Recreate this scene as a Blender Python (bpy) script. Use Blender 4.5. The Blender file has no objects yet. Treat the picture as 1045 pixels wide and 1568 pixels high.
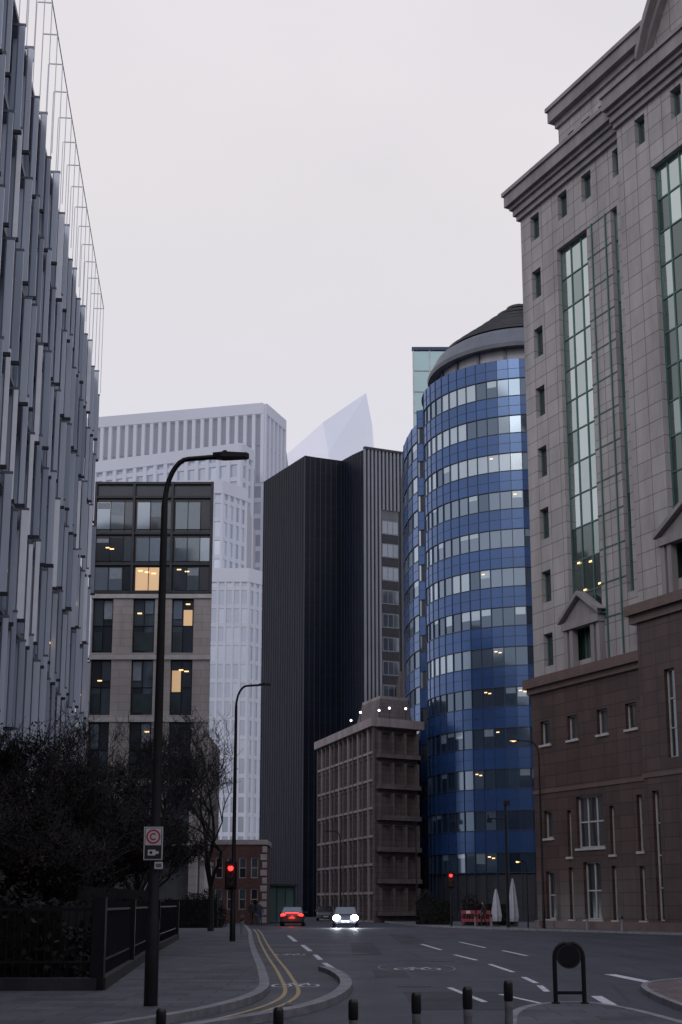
import bpy, bmesh, math, random
from mathutils import Vector, Matrix
from mathutils.geometry import tessellate_polygon
R=random.Random(7)
scene=bpy.context.scene
# ------------------------------------------------------------------ materials
MATS={}
def newmat(name):
    m=bpy.data.materials.new(name); m.use_nodes=True
    nt=m.node_tree; b=nt.nodes["Principled BSDF"]
    MATS[name]=m
    return m,nt,b
def N(nt,t,**k):
    n=nt.nodes.new(t)
    for a,v in k.items(): setattr(n,a,v)
    return n
def ramp(nt,fac,stops):
    r=N(nt,"ShaderNodeValToRGB"); e=r.color_ramp.elements
    e[0].position=stops[0][0]; e[0].color=(*stops[0][1],1)
    e[1].position=stops[-1][0]; e[1].color=(*stops[-1][1],1)
    for p,c in stops[1:-1]:
        x=e.new(p); x.color=(*c,1)
    nt.links.new(fac,r.inputs[0]); return r.outputs[0]
def mul(nt,a,b,f=1.0):
    m=N(nt,"ShaderNodeMix",data_type='RGBA',blend_type='MULTIPLY'); m.inputs[0].default_value=f
    nt.links.new(a,m.inputs[6]); nt.links.new(b,m.inputs[7]); return m.outputs[2]
def plain(name,col,rough=.6,metal=0,var=.25,scale=.6,bump=0.0,bscale=20,spec=None,streak=False,emit=0,haze=None,det=3):
    """weathered procedural paint/stone/metal"""
    m,nt,b=newmat(name)
    tc=N(nt,"ShaderNodeTexCoord"); mp=N(nt,"ShaderNodeMapping"); nt.links.new(tc.outputs["Object"],mp.inputs[0])
    if streak: mp.inputs["Scale"].default_value=(1,1,.12)
    no=N(nt,"ShaderNodeTexNoise"); no.inputs["Scale"].default_value=scale; no.inputs["Detail"].default_value=det; no.inputs["Roughness"].default_value=.65
    nt.links.new(mp.outputs[0],no.inputs["Vector"])
    c0=tuple(x*(1-var) for x in col); c1=tuple(min(1,x*(1+var)) for x in col)
    nt.links.new(ramp(nt,no.outputs[0],[(.3,c0),(.7,c1)]),b.inputs["Base Color"])
    b.inputs["Roughness"].default_value=rough; b.inputs["Metallic"].default_value=metal
    if spec is not None: b.inputs["Specular IOR Level"].default_value=spec
    if bump:
        n2=N(nt,"ShaderNodeTexNoise"); n2.inputs["Scale"].default_value=bscale; n2.inputs["Detail"].default_value=2
        nt.links.new(tc.outputs["Object"],n2.inputs["Vector"])
        bp=N(nt,"ShaderNodeBump"); bp.inputs["Strength"].default_value=bump; bp.inputs["Distance"].default_value=.02
        nt.links.new(n2.outputs[0],bp.inputs["Height"]); nt.links.new(bp.outputs[0],b.inputs["Normal"])
    if emit:
        b.inputs["Emission Color"].default_value=(*(haze or col),1); b.inputs["Emission Strength"].default_value=emit
    return m
def blockwork(name,col,mortar,bw,rh,ms=.02,rough=.7,var=.2,offset=0.0,bump=.3,dirt=.35,spec=.3):
    """stone panels / bricks / paving following the UV layout in metres"""
    m,nt,b=newmat(name)
    tc=N(nt,"ShaderNodeTexCoord"); br=N(nt,"ShaderNodeTexBrick",offset=offset)
    br.inputs["Scale"].default_value=1; br.inputs["Brick Width"].default_value=bw; br.inputs["Row Height"].default_value=rh
    br.inputs["Mortar Size"].default_value=ms; br.inputs["Mortar Smooth"].default_value=.1; br.inputs["Bias"].default_value=0
    br.inputs["Color1"].default_value=(*[x*(1-var) for x in col],1); br.inputs["Color2"].default_value=(*[min(1,x*(1+var)) for x in col],1)
    br.inputs["Mortar"].default_value=(*mortar,1)
    nt.links.new(tc.outputs["UV"],br.inputs["Vector"])
    mp=N(nt,"ShaderNodeMapping"); mp.inputs["Scale"].default_value=(1,1,.2); nt.links.new(tc.outputs["Object"],mp.inputs[0])
    no=N(nt,"ShaderNodeTexNoise"); no.inputs["Scale"].default_value=.7; no.inputs["Detail"].default_value=5; no.inputs["Roughness"].default_value=.7
    nt.links.new(mp.outputs[0],no.inputs["Vector"])
    d=ramp(nt,no.outputs[0],[(.25,(1-dirt,)*3),(.65,(1.05,)*3)])
    nt.links.new(mul(nt,br.outputs["Color"],d),b.inputs["Base Color"])
    b.inputs["Roughness"].default_value=rough; b.inputs["Specular IOR Level"].default_value=spec
    if bump:
        bp=N(nt,"ShaderNodeBump"); bp.inputs["Strength"].default_value=bump; bp.inputs["Distance"].default_value=.03; bp.invert=True
        nt.links.new(br.outputs["Fac"],bp.inputs["Height"]); nt.links.new(bp.outputs[0],b.inputs["Normal"])
    return m
def glass(name,base,refl,metal=.4,rough=.06,wave=.04,wscale=.35,emit=0):
    m,nt,b=newmat(name)
    tc=N(nt,"ShaderNodeTexCoord")
    no=N(nt,"ShaderNodeTexNoise"); no.inputs["Scale"].default_value=.25; no.inputs["Detail"].default_value=2
    nt.links.new(tc.outputs["Object"],no.inputs["Vector"])
    col=ramp(nt,no.outputs[0],[(.3,tuple(x*.8 for x in base)),(.7,tuple(x*1.2 for x in base))])
    nt.links.new(col,b.inputs["Base Color"])
    b.inputs["Roughness"].default_value=.25; b.inputs["Specular IOR Level"].default_value=.3
    if emit: b.inputs["Emission Color"].default_value=(.72,.74,.86,1); b.inputs["Emission Strength"].default_value=emit  # emission paints a haze tint onto the far panes
    g=N(nt,"ShaderNodeBsdfGlossy"); g.inputs["Color"].default_value=(*refl,1); g.inputs["Roughness"].default_value=rough
    fr=N(nt,"ShaderNodeLayerWeight"); fr.inputs["Blend"].default_value=.35
    ma=N(nt,"ShaderNodeMapRange"); ma.inputs["To Min"].default_value=metal; ma.inputs["To Max"].default_value=min(1,metal+.5)
    nt.links.new(fr.outputs["Fresnel"],ma.inputs["Value"])
    mx=N(nt,"ShaderNodeMixShader"); nt.links.new(ma.outputs[0],mx.inputs[0]); nt.links.new(b.outputs[0],mx.inputs[1]); nt.links.new(g.outputs[0],mx.inputs[2])
    nt.links.new(mx.outputs[0],nt.nodes["Material Output"].inputs[0])
    if wave:
        n2=N(nt,"ShaderNodeTexNoise"); n2.inputs["Scale"].default_value=wscale; n2.inputs["Detail"].default_value=1
        nt.links.new(tc.outputs["Object"],n2.inputs["Vector"])
        bp=N(nt,"ShaderNodeBump"); bp.inputs["Strength"].default_value=wave; bp.inputs["Distance"].default_value=1
        nt.links.new(n2.outputs[0],bp.inputs["Height"]); nt.links.new(bp.outputs[0],g.inputs["Normal"])
    return m
def emis(name,col,st):
    m,nt,b=newmat(name); b.inputs["Base Color"].default_value=(*col,1)
    b.inputs["Emission Color"].default_value=(*col,1); b.inputs["Emission Strength"].default_value=st
    return m
plain("black_metal",(.010,.010,.014),.5,.0,.3,3,spec=.25)
plain("dark_grey",(.028,.030,.040),.6,0,.3,2)
plain("mid_grey",(.12,.125,.14),.6,0,.25,1)
plain("light_metal",(.42,.44,.50),.45,.3,.15,1)
plain("roof_felt",(.12,.12,.13),.9,0,.3,.4)
emis("warm_lamp",(1,.60,.28),2.0); emis("red_lamp",(1,.025,.02),5); emis("head_lamp",(.85,.92,1),30); emis("white_lamp",(1,.95,.9),4)
# ------------------------------------------------------------------ mesh builder
class Fr:
    def __init__(s,o,d):
        l=math.hypot(*d); s.o=Vector((o[0],o[1],0)); s.u=Vector((d[0]/l,d[1]/l,0)); s.n=Vector((s.u.y,-s.u.x,0)); s.L=l
    def p(s,u,d,z): return s.o+s.u*u+s.n*d+Vector((0,0,z))
def wall(p0,p1): return Fr(p0,(p1[0]-p0[0],p1[1]-p0[1]))
W=Fr((0,0),(1,0))
class MB:
    def __init__(s): s.v=[];s.f=[];s.m=[];s.uv=[];s.mats=[];s.sm=[]
    def mi(s,n):
        if n not in s.mats: s.mats.append(n)
        return s.mats.index(n)
    def face(s,pts,mat,uv=None,smooth=False):
        i=len(s.v); s.v+= [tuple(p) for p in pts]; s.f.append(tuple(range(i,i+len(pts)))); s.m.append(s.mi(mat)); s.sm.append(smooth)
        s.uv+= uv if uv else [(p[0],p[1]) for p in pts]
    def rect(s,fr,u0,u1,z0,z1,mat,d=0):
        s.face([fr.p(u0,d,z0),fr.p(u1,d,z0),fr.p(u1,d,z1),fr.p(u0,d,z1)],mat,[(u0,z0),(u1,z0),(u1,z1),(u0,z1)])
    def box(s,fr,u0,u1,d0,d1,z0,z1,mat):
        P=fr.p
        s.face([P(u0,d1,z0),P(u1,d1,z0),P(u1,d1,z1),P(u0,d1,z1)],mat,[(u0,z0),(u1,z0),(u1,z1),(u0,z1)])
        s.face([P(u1,d0,z0),P(u0,d0,z0),P(u0,d0,z1),P(u1,d0,z1)],mat,[(u1,z0),(u0,z0),(u0,z1),(u1,z1)])
        s.face([P(u1,d1,z0),P(u1,d0,z0),P(u1,d0,z1),P(u1,d1,z1)],mat,[(d1,z0),(d0,z0),(d0,z1),(d1,z1)])
        s.face([P(u0,d0,z0),P(u0,d1,z0),P(u0,d1,z1),P(u0,d0,z1)],mat,[(d0,z0),(d1,z0),(d1,z1),(d0,z1)])
        s.face([P(u0,d1,z1),P(u1,d1,z1),P(u1,d0,z1),P(u0,d0,z1)],mat,[(u0,d1),(u1,d1),(u1,d0),(u0,d0)])
        s.face([P(u0,d0,z0),P(u1,d0,z0),P(u1,d1,z0),P(u0,d1,z0)],mat,[(u0,d0),(u1,d0),(u1,d1),(u0,d1)])
    def openings(s,fr,u0,u1,z0,z1,ops,mat,glassm,d=0,rev=.25,frame=None,fw=.06,mull=None):
        us=sorted({u0,u1,*[o[0] for o in ops],*[o[1] for o in ops]}); zs=sorted({z0,z1,*[o[2] for o in ops],*[o[3] for o in ops]})
        us=[u for u in us if u0<=u<=u1]; zs=[z for z in zs if z0<=z<=z1]
        for i in range(len(us)-1):
            j=0
            while j<len(zs)-1:
                cu=(us[i]+us[i+1])/2
                def inside(jj):
                    cz=(zs[jj]+zs[jj+1])/2
                    return any(o[0]<cu<o[1] and o[2]<cz<o[3] for o in ops)
                if inside(j): j+=1; continue
                k=j
                while k<len(zs)-1 and not inside(k): k+=1
                s.rect(fr,us[i],us[i+1],zs[j],zs[k],mat,d); j=k
        for o in ops:
            a,b,c,e=o[:4]; P=fr.p
            for q,uvq in (([P(a,d,c),P(b,d,c),P(b,d-rev,c),P(a,d-rev,c)],[(a,0),(b,0),(b,rev),(a,rev)]),([P(a,d-rev,e),P(b,d-rev,e),P(b,d,e),P(a,d,e)],[(a,0),(b,0),(b,rev),(a,rev)]),
                ([P(a,d-rev,c),P(a,d-rev,e),P(a,d,e),P(a,d,c)],[(0,c),(0,e),(rev,e),(rev,c)]),([P(b,d,c),P(b,d,e),P(b,d-rev,e),P(b,d-rev,c)],[(0,c),(0,e),(rev,e),(rev,c)])):
                s.face(q,mat,uvq)
            nu,nz=(o[4],o[5]) if len(o)>5 else (mull or (1,1))
            gm=o[6] if len(o)>6 else glassm
            for iu in range(nu):
                for iz in range(nz):
                    g=R.choice(gm) if isinstance(gm,(list,tuple)) else gm
                    if callable(g): g=g(iz/nz)
                    s.rect(fr,a+(b-a)*iu/nu,a+(b-a)*(iu+1)/nu,c+(e-c)*iz/nz,c+(e-c)*(iz+1)/nz,g,d-rev)
            if frame:
                t=d-rev+.07
                s.box(fr,a,a+fw,d-rev+.003,t,c,e,frame); s.box(fr,b-fw,b,d-rev+.003,t,c,e,frame)
                s.box(fr,a+fw,b-fw,d-rev+.003,t-.003,c,c+fw,frame); s.box(fr,a+fw,b-fw,d-rev+.003,t-.003,e-fw,e,frame)
                for iu in range(1,nu):
                    x=a+(b-a)*iu/nu; s.box(fr,x-fw/2,x+fw/2,d-rev+.003,t-.006,c+fw,e-fw,frame)
                for iz in range(1,nz):
                    z=c+(e-c)*iz/nz; s.box(fr,a+fw,b-fw,d-rev+.003,t-.012,z-fw/2,z+fw/2,frame)
    def curtain(s,fr,u0,u1,z0,z1,nb,nf,gm,pier=None,span=None,d=0):
        for i in range(nb):
            for j in range(nf):
                s.rect(fr,u0+(u1-u0)*i/nb,u0+(u1-u0)*(i+1)/nb,z0+(z1-z0)*j/nf,z0+(z1-z0)*(j+1)/nf,R.choice(gm),d)
        if pier:
            w,pd,m=pier
            for i in range(nb+1):
                x=u0+(u1-u0)*i/nb; s.box(fr,x-w/2,x+w/2,d+.003,d+pd,z0,z1+.01,m)
        if span:
            h,sd,m=span
            for j in range(nf+1):
                z=z0+(z1-z0)*j/nf; s.box(fr,u0-.02,u1+.02,d+.003,d+sd,max(z0,z-h/2),z+h/2,m)
    def tube(s,pts,rad,mat,n=8,cap=True,smooth=True):
        pts=[Vector(p) for p in pts]
        if not isinstance(rad,(list,tuple)): rad=[rad]*len(pts)
        rings=[]; ref=None
        for i,p in enumerate(pts):
            t=(pts[min(i+1,len(pts)-1)]-pts[max(i-1,0)]).normalized()
            if ref is None: ref=Vector((1,0,0)) if abs(t.x)<.8 else Vector((0,1,0))
            a=t.cross(ref).normalized(); b=t.cross(a).normalized()
            rings.append([p+(a*math.cos(2*math.pi*k/n)+b*math.sin(2*math.pi*k/n))*rad[i] for k in range(n)])
        base=len(s.v)
        for r in rings: s.v+=[tuple(q) for q in r]
        mi=s.mi(mat)
        for i in range(len(rings)-1):
            for k in range(n):
                f=(base+i*n+k,base+i*n+(k+1)%n,base+(i+1)*n+(k+1)%n,base+(i+1)*n+k)
                s.f.append(f); s.m.append(mi); s.sm.append(smooth); s.uv+=[(0,0)]*4
        if cap:
            for q in (rings[0][::-1],rings[-1]): s.face(q,mat)
    def disc(s,c,ax,r,mat,n=20,th=.02):
        c=Vector(c);ax=Vector(ax).normalized(); s.tube([c-ax*th/2,c+ax*th/2],r,mat,n,True,False)
    def ball(s,c,r,mat,sc=(1,1,1),nu=12,nv=8):
        c=Vector(c)
        def q(i,j):
            a=2*math.pi*i/nu;b=math.pi*j/nv
            return c+Vector((r*sc[0]*math.sin(b)*math.cos(a),r*sc[1]*math.sin(b)*math.sin(a),r*sc[2]*math.cos(b)))
        for i in range(nu):
            for j in range(nv): s.face([q(i,j),q(i,j+1),q(i+1,j+1),q(i+1,j)],mat,None,True)
    def prism(s,poly,z0,z1,top,side):
        n=len(poly)
        ar=sum(poly[i][0]*poly[(i+1)%n][1]-poly[(i+1)%n][0]*poly[i][1] for i in range(n))
        if ar<0: poly=poly[::-1]
        for i in range(n):
            a,b=poly[i],poly[(i+1)%n]; l=math.hypot(b[0]-a[0],b[1]-a[1])
            s.face([(a[0],a[1],z0),(b[0],b[1],z0),(b[0],b[1],z1),(a[0],a[1],z1)],side,[(0,z0),(l,z0),(l,z1),(0,z1)])
        for t in tessellate_polygon([[Vector((p[0],p[1],0)) for p in poly]]):
            q=[poly[i] for i in t]
            if (q[1][0]-q[0][0])*(q[2][1]-q[0][1])-(q[2][0]-q[0][0])*(q[1][1]-q[0][1])<0: q=q[::-1]
            s.face([(p[0],p[1],z1) for p in q],top)
    def obj(s,name,parent=None,loc=None,rot=0):
        me=bpy.data.meshes.new(name); me.from_pydata(s.v,[],s.f)
        for n in s.mats: me.materials.append(MATS[n])
        me.polygons.foreach_set("material_index",s.m); me.polygons.foreach_set("use_smooth",s.sm)
        uv=me.uv_layers.new(name="UVMap"); uv.data.foreach_set("uv",[c for p in s.uv for c in p]); me.update()
        o=bpy.data.objects.new(name,me); scene.collection.objects.link(o)
        if parent: o.parent=parent
        if loc: o.location=loc
        o.rotation_euler[2]=rot
        return o
def empty(name,loc=(0,0,0)):
    e=bpy.data.objects.new(name,None); scene.collection.objects.link(e); e.location=loc; return e
# ------------------------------------------------------------------ camera, world, sun
cd=bpy.data.cameras.new("camera"); cam=bpy.data.objects.new("camera",cd); scene.collection.objects.link(cam)
cam.location=(0,0,1.68); cam.rotation_euler=(math.radians(101.5),0,0)
cd.sensor_width=36; cd.lens=36*2000/1568; cd.shift_y=193/1568; cd.clip_end=5000; cd.clip_start=.1
scene.camera=cam
scene.view_settings.view_transform='Standard'; scene.view_settings.look='None'; scene.view_settings.exposure=0
w=bpy.data.worlds.new("World"); scene.world=w; w.use_nodes=True; nt=w.node_tree; bg=nt.nodes["Background"]
SE,SR=math.radians(32),math.radians(200)
sky=N(nt,"ShaderNodeTexSky",sky_type='NISHITA',sun_disc=False,sun_elevation=SE,sun_rotation=SR)
tc=N(nt,"ShaderNodeTexCoord"); sx=N(nt,"ShaderNodeSeparateXYZ"); nt.links.new(tc.outputs["Generated"],sx.inputs[0])
cl=N(nt,"ShaderNodeTexNoise"); cl.inputs["Scale"].default_value=2.2; cl.inputs["Detail"].default_value=5; cl.inputs["Roughness"].default_value=.5
mp=N(nt,"ShaderNodeMapping"); mp.inputs["Scale"].default_value=(1,1,2.2); nt.links.new(tc.outputs["Generated"],mp.inputs[0]); nt.links.new(mp.outputs[0],cl.inputs["Vector"])
cloud=ramp(nt,cl.outputs[0],[(.3,(.95,.95,.965)),(.7,(1.03,1.02,1.02))])
grad=ramp(nt,sx.outputs[2],[(0,(6.5,6.6,7.5)),(.28,(7.3,7.2,7.75)),(.5,(7.95,7.65,7.8)),(.62,(7.9,7.6,7.9)),(.8,(6.3,6.7,8.4)),(1,(6.0,6.5,8.4))])
mm=mul(nt,grad,cloud)
mx=N(nt,"ShaderNodeMix",data_type='RGBA'); mx.inputs[0].default_value=.93
nt.links.new(sky.outputs[0],mx.inputs[6]); nt.links.new(mm,mx.inputs[7]); nt.links.new(mx.outputs[2],bg.inputs[0]); bg.inputs[1].default_value=.105
sd=bpy.data.lights.new("sun","SUN"); so=bpy.data.objects.new("sun",sd); scene.collection.objects.link(so)
sd.energy=.5; sd.angle=math.radians(25); sd.color=(1,.97,.95)
dirv=Vector((math.sin(SR)*math.cos(SE),math.cos(SR)*math.cos(SE),math.sin(SE)))
so.rotation_euler=dirv.to_track_quat('Z','Y').to_euler()
# ------------------------------------------------------------------ ground, road, pavements
def asphalt(name,col,rough=.62):
    m,nt,b=newmat(name)
    tc=N(nt,"ShaderNodeTexCoord")
    a=N(nt,"ShaderNodeTexNoise"); a.inputs["Scale"].default_value=.35; a.inputs["Detail"].default_value=6; a.inputs["Roughness"].default_value=.6
    f=N(nt,"ShaderNodeTexNoise"); f.inputs["Scale"].default_value=55; f.inputs["Detail"].default_value=2
    mp=N(nt,"ShaderNodeMapping"); mp.inputs["Scale"].default_value=(1.4,.12,1); nt.links.new(tc.outputs["Object"],mp.inputs[0])
    tr=N(nt,"ShaderNodeTexNoise"); tr.inputs["Scale"].default_value=.8; tr.inputs["Detail"].default_value=3; nt.links.new(mp.outputs[0],tr.inputs["Vector"])
    for x in (a,f): nt.links.new(tc.outputs["Object"],x.inputs["Vector"])
    c=ramp(nt,a.outputs[0],[(.3,tuple(x*.72 for x in col)),(.7,tuple(x*1.28 for x in col))])
    c=mul(nt,c,ramp(nt,f.outputs[0],[(.3,(.7,.7,.7)),(.7,(1.3,1.3,1.3))]))
    c=mul(nt,c,ramp(nt,tr.outputs[0],[(.3,(.68,.68,.68)),(.7,(1.3,1.3,1.3))]))
    vo=N(nt,"ShaderNodeTexVoronoi",feature='DISTANCE_TO_EDGE'); vo.inputs["Scale"].default_value=.16; nt.links.new(tc.outputs["Object"],vo.inputs["Vector"])
    c=mul(nt,c,ramp(nt,vo.outputs["Distance"],[(0,(.45,.45,.45)),(.012,(1,1,1))]))
    nt.links.new(c,b.inputs["Base Color"])
    nt.links.new(ramp(nt,a.outputs[0],[(.3,(rough-.12,)*3),(.7,(rough+.1,)*3)]),b.inputs["Roughness"])
    bp=N(nt,"ShaderNodeBump"); bp.inputs["Strength"].default_value=.4; bp.inputs["Distance"].default_value=.01
    nt.links.new(f.outputs[0],bp.inputs["Height"]); nt.links.new(bp.outputs[0],b.inputs["Normal"])
asphalt("asphalt",(.033,.036,.052)); asphalt("ground_mat",(.034,.036,.046),.8)
blockwork("paving",(.105,.104,.12),(.04,.04,.045),.9,.6,.012,.75,.22,.5,.2,.45)
blockwork("paving_red",(.16,.125,.125),(.06,.05,.05),.4,.4,.012,.75,.18,.5,.2,.3)
plain("kerb_stone",(.22,.215,.235),.75,0,.3,2.5,.2)
plain("paint_white",(.58,.58,.62),.6,0,.4,6,det=5)
plain("paint_yellow",(.40,.29,.14),.6,0,.4,6,det=5)
mb=MB(); mb.face([(-2500,-2500,0),(2500,-2500,0),(2500,4000,0),(-2500,4000,0)],"ground_mat"); mb.obj("ground")
kl=[(-12.5,150),(-9.2,120),(-6.9,97),(-5.3,78),(-4.25,62.8),(-3.3,50),(-2.6,41),(-2.1,35),(-1.78,30.6),(-1.55,27.5),(-1.47,25.2),(-1.6,23.2),(-1.95,21.3),(-2.5,19.4),(-3.6,17),(-6,14),(-12,10)]
kr=[(4.5,150),(3.9,125),(4.4,112),(5.3,104),(6.6,99),(8.5,94),(10.8,88.7),(13.0,84.2),(18.3,73.3),(25,59.7),(34,41),(45,18)]
mb=MB(); poly=[(-12.5,150),(-9.2,120),(-6.9,97),(-5.3,78),(-4.25,62.8),(-2.6,41),(-1.78,30.6),(-1.5,25),(-1.95,21.3),(-3.6,17),(-12,10),(-20,-12),(50,-12),(45,18)]+kr[::-1][1:]
for t in tessellate_polygon([[Vector((p[0],p[1],0)) for p in poly]]):
    q=[poly[i] for i in t]
    if (q[1][0]-q[0][0])*(q[2][1]-q[0][1])-(q[2][0]-q[0][0])*(q[1][1]-q[0][1])<0: q=q[::-1]
    mb.face([(p[0],p[1],.004) for p in q],"asphalt")
mb.obj("road")
def smooth(pts,it=2):
    for _ in range(it):
        q=[pts[0]]
        for a,b in zip(pts,pts[1:]): q+=[(a[0]*.75+b[0]*.25,a[1]*.75+b[1]*.25),(a[0]*.25+b[0]*.75,a[1]*.25+b[1]*.75)]
        q.append(pts[-1]); pts=q
    return pts
def off(pts,d):
    r=[]
    for i,p in enumerate(pts):
        a=pts[max(i-1,0)];b=pts[min(i+1,len(pts)-1)]
        t=Vector((b[0]-a[0],b[1]-a[1])).normalized(); r.append((p[0]+t.y*d,p[1]-t.x*d))
    return r
def strip(mb,pts,w,z,mat,h=0):
    A=off(pts,-w/2);B=off(pts,w/2)
    for i in range(len(pts)-1):
        a,b,c,d=A[i],B[i],B[i+1],A[i+1]
        mb.face([(a[0],a[1],z+h),(b[0],b[1],z+h),(c[0],c[1],z+h),(d[0],d[1],z+h)],mat)
        if h:
            mb.face([(b[0],b[1],z),(c[0],c[1],z),(c[0],c[1],z+h),(b[0],b[1],z+h)],mat)
            mb.face([(d[0],d[1],z),(a[0],a[1],z),(a[0],a[1],z+h),(d[0],d[1],z+h)],mat)
    if h:
        for i in (0,-1):
            a,b=A[i],B[i]; mb.face([(a[0],a[1],z),(b[0],b[1],z),(b[0],b[1],z+h),(a[0],a[1],z+h)],mat)
kls=smooth(kl); krs=smooth(kr)
mb=MB(); mb.prism(kls+[(-60,10),(-60,150)],0,.12,"paving","kerb_stone"); mb.obj("pavement")
mb=MB(); strip(mb,kls,.2,.002,"kerb_stone",.124); mb.obj("kerb")
mb=MB(); mb.prism(krs+[(80,18),(80,150)],0,.12,"paving","kerb_stone"); mb.obj("pavement")
mb=MB(); strip(mb,krs,.2,.002,"kerb_stone",.124); mb.obj("kerb")
isl=smooth([(-.46,34.2),(-.3,33.5),(-.12,32),(.08,29.5),(.12,26.8),(-.03,24.4),(-.36,22.1),(-.82,20.5),(-1.6,18.8),(-3.2,15.5),(-6.5,12),(-12,8)])
mb=MB(); strip(mb,isl,.24,.002,"kerb_stone",.12); mb.obj("kerb")
mb=MB(); rp=smooth([(2.2,17.5),(2.5,19.8),(2.95,21.2),(3.5,21.9),(4.05,21.9),(4.4,20.6),(4.6,18),(4.7,14)])+[(2.2,14)]
mb.prism(rp,0,.12,"paving","kerb_stone"); strip(mb,rp[:-1],.14,.003,"kerb_stone",.123); mb.obj("traffic_island")
mb=MB(); rp=smooth([(5.5,14),(5.35,20),(5.7,25.6),(6.4,28.2),(8,29.8),(12,31)]); mb.prism(rp+[(16,31),(16,14)],0,.1,"paving_red","kerb_stone"); strip(mb,rp,.12,.003,"kerb_stone",.103); mb.obj("traffic_island")
mb=MB()
for dd in (-.42,-.68): # double yellow line follows the kerb
    strip(mb,[p for p in off(kls,dd) if p[1]<90],.08,.009,"paint_yellow")
for a,b,wd in (((-2.8,71.7),(-2.05,60.6),.2),((-1.6,55.5),(-1.1,48.3),.18),((-.87,45),(-.62,41),.16),((-.48,38.8),(-.17,34.8),.16),
    ((3.4,56.8),(3.7,49.6),.16),((3.8,45),(4.1,40.6),.15),((4.2,38),(4.3,33.6),.14),((4.25,31.4),(4.2,29),.13),((4.15,28.2),(4.0,26.2),.13),((6.5,32.6),(6.75,28.6),.28),((4.72,25),(4.5,22),.2),((5.3,60),(5.6,52),.14),((5.9,49),(6.1,44),.14),((1,90),(1,80),.14),((2.2,27.5),(2.5,23.5),.12),((3.0,25.5),(3.5,22.8),.1)):
    strip(mb,[a,b],wd,.009,"paint_white")
def bike(cx,cy,s):
    for ox in (-.32,.32):
        strip(mb,[(cx+(ox+.22*math.cos(t/10*math.pi*2-1))*s,cy+.55*s*math.sin(t/10*math.pi*2-1)) for t in range(11)],.06,.009,"paint_white")
    for a,b in (((-.32,0),(-.1,.75)),((-.1,.75),(.25,.7)),((.25,.7),(.02,0)),((.02,0),(-.1,.75)),((.25,.9),(.32,0)),((-.2,.95),(0,.95))):
        strip(mb,[(cx+a[0]*s,cy+a[1]*s),(cx+b[0]*s,cy+b[1]*s)],.05,.013,"paint_white")
bike(-.95,28.2,.9); bike(2.0,35.2,1.1); bike(-1.7,45,.9)
strip(mb,[(2+1.0*math.cos(t/24*math.pi*2),35.8+3.0*math.sin(t/24*math.pi*2)) for t in range(25)],.05,.017,"kerb_stone")
mb.obj("road_markings")
plain("iron",(.03,.03,.032),.45,.3,.4,8)
asphalt("asphalt_patch",(.024,.026,.036),.7)
mb=MB()
for x,y in ((1.5,28),(3,40),(.6,46),(-.6,23)): mb.box(W,x-.35,x+.35,-y-.3,-y+.3,.006,.012,"iron")
for x,y,a,b in ((2.2,24,1.0,2.2),(.9,52,.5,7),(1.2,33,.4,1.8),(3.2,66,.6,9)): mb.box(W,x-a,x+a,-y-b,-y+b,.005,.0075,"asphalt_patch")
mb.obj("manhole_covers")
# ------------------------------------------------------------------ 1 finned glass office (left)
glass("glass_l1",(.07,.10,.15),(.75,.82,.92),.20,.15); glass("glass_l2",(.13,.17,.23),(.8,.86,.95),.28,.15); glass("glass_l3",(.03,.05,.08),(.6,.7,.8),.12,.1)
plain("fin_glass",(.54,.59,.70),.3,0,.15,.5,streak=True,emit=.03); plain("fin_glass_b",(.40,.45,.56),.3,0,.2,.5,streak=True,emit=.02); plain("fin_white",(.82,.85,.92),.4,0,.08,1,emit=.06)  # emit gives the fins a painted glow; none is a lamp
plain("slab_grey",(.15,.16,.21),.5,0,.2,1); plain("slab_light",(.30,.32,.38),.5,0,.2,1)
ob=empty("finned_glass_office_building")
fr=Fr((-10.45,20),(-.1032,1)); Lb=60.3; FP=4.4; ZT=34.4
mb=MB(); mb.box(fr,-.0,Lb,-22,-.02,0,ZT-.05,"mid_grey"); mb.obj("body",ob)
mb=MB(); mb.curtain(fr,0,Lb,ZT-FP*8+.8,ZT,40,8,["glass_l1","glass_l1","glass_l2","glass_l3"],(.09,.12,"fin_glass_b"),(.5,.10,"slab_grey")); mb.obj("windows",ob)
mb=MB(); PB=2.3
for k in range(0,9):
    z=ZT-FP*k+(0.4 if k==8 else 0)
    mb.box(fr,0,Lb+.2,.1,.70,z-.16,z-.02,"slab_light")
    mb.box(fr,0,Lb+.2,.70,.73,z-.2,z+.02,"slab_grey")
    if k==8: continue
    n=int(Lb/PB)
    for i in range(n+1):
        u=.4+i*PB+(.5*PB if k%2 else 0)+R.uniform(-.15,.15)
        if u>Lb+.3: continue
        z0,z1=(z-FP+.25,z+.28) if (i+k)%2 else (z-FP-.35,z-.42)
        w0=.80; w1=w0+R.choice([.16,.19,.22,.27])
        m=R.choices(["fin_glass","fin_glass_b","fin_white"],[5,3,1.6])[0]
        mb.box(fr,u-.03,u+.04,w0,w1,z0,z1,m)
        mb.box(fr,u-.05,u+.07,.3,w1+.06,z0-.14,z0-.003,"dark_grey")
        mb.box(fr,u-.04,u+.05,.3,w1+.02,z1+.003,z1+.1,"slab_grey")
        mb.box(fr,u-.045,u+.055,w0-.05,w0-.003,z0,z1,"slab_grey")
        if R.random()<.5: # second, inner louvre blade of the pair
            mb.box(fr,u+1.0,u+1.05,.42,.58,z-FP+.1,z-.25,R.choice(["fin_glass_b","fin_glass"]))
mb.obj("glass_fins",ob)
mb=MB(); SZ=ZT+6.0
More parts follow.
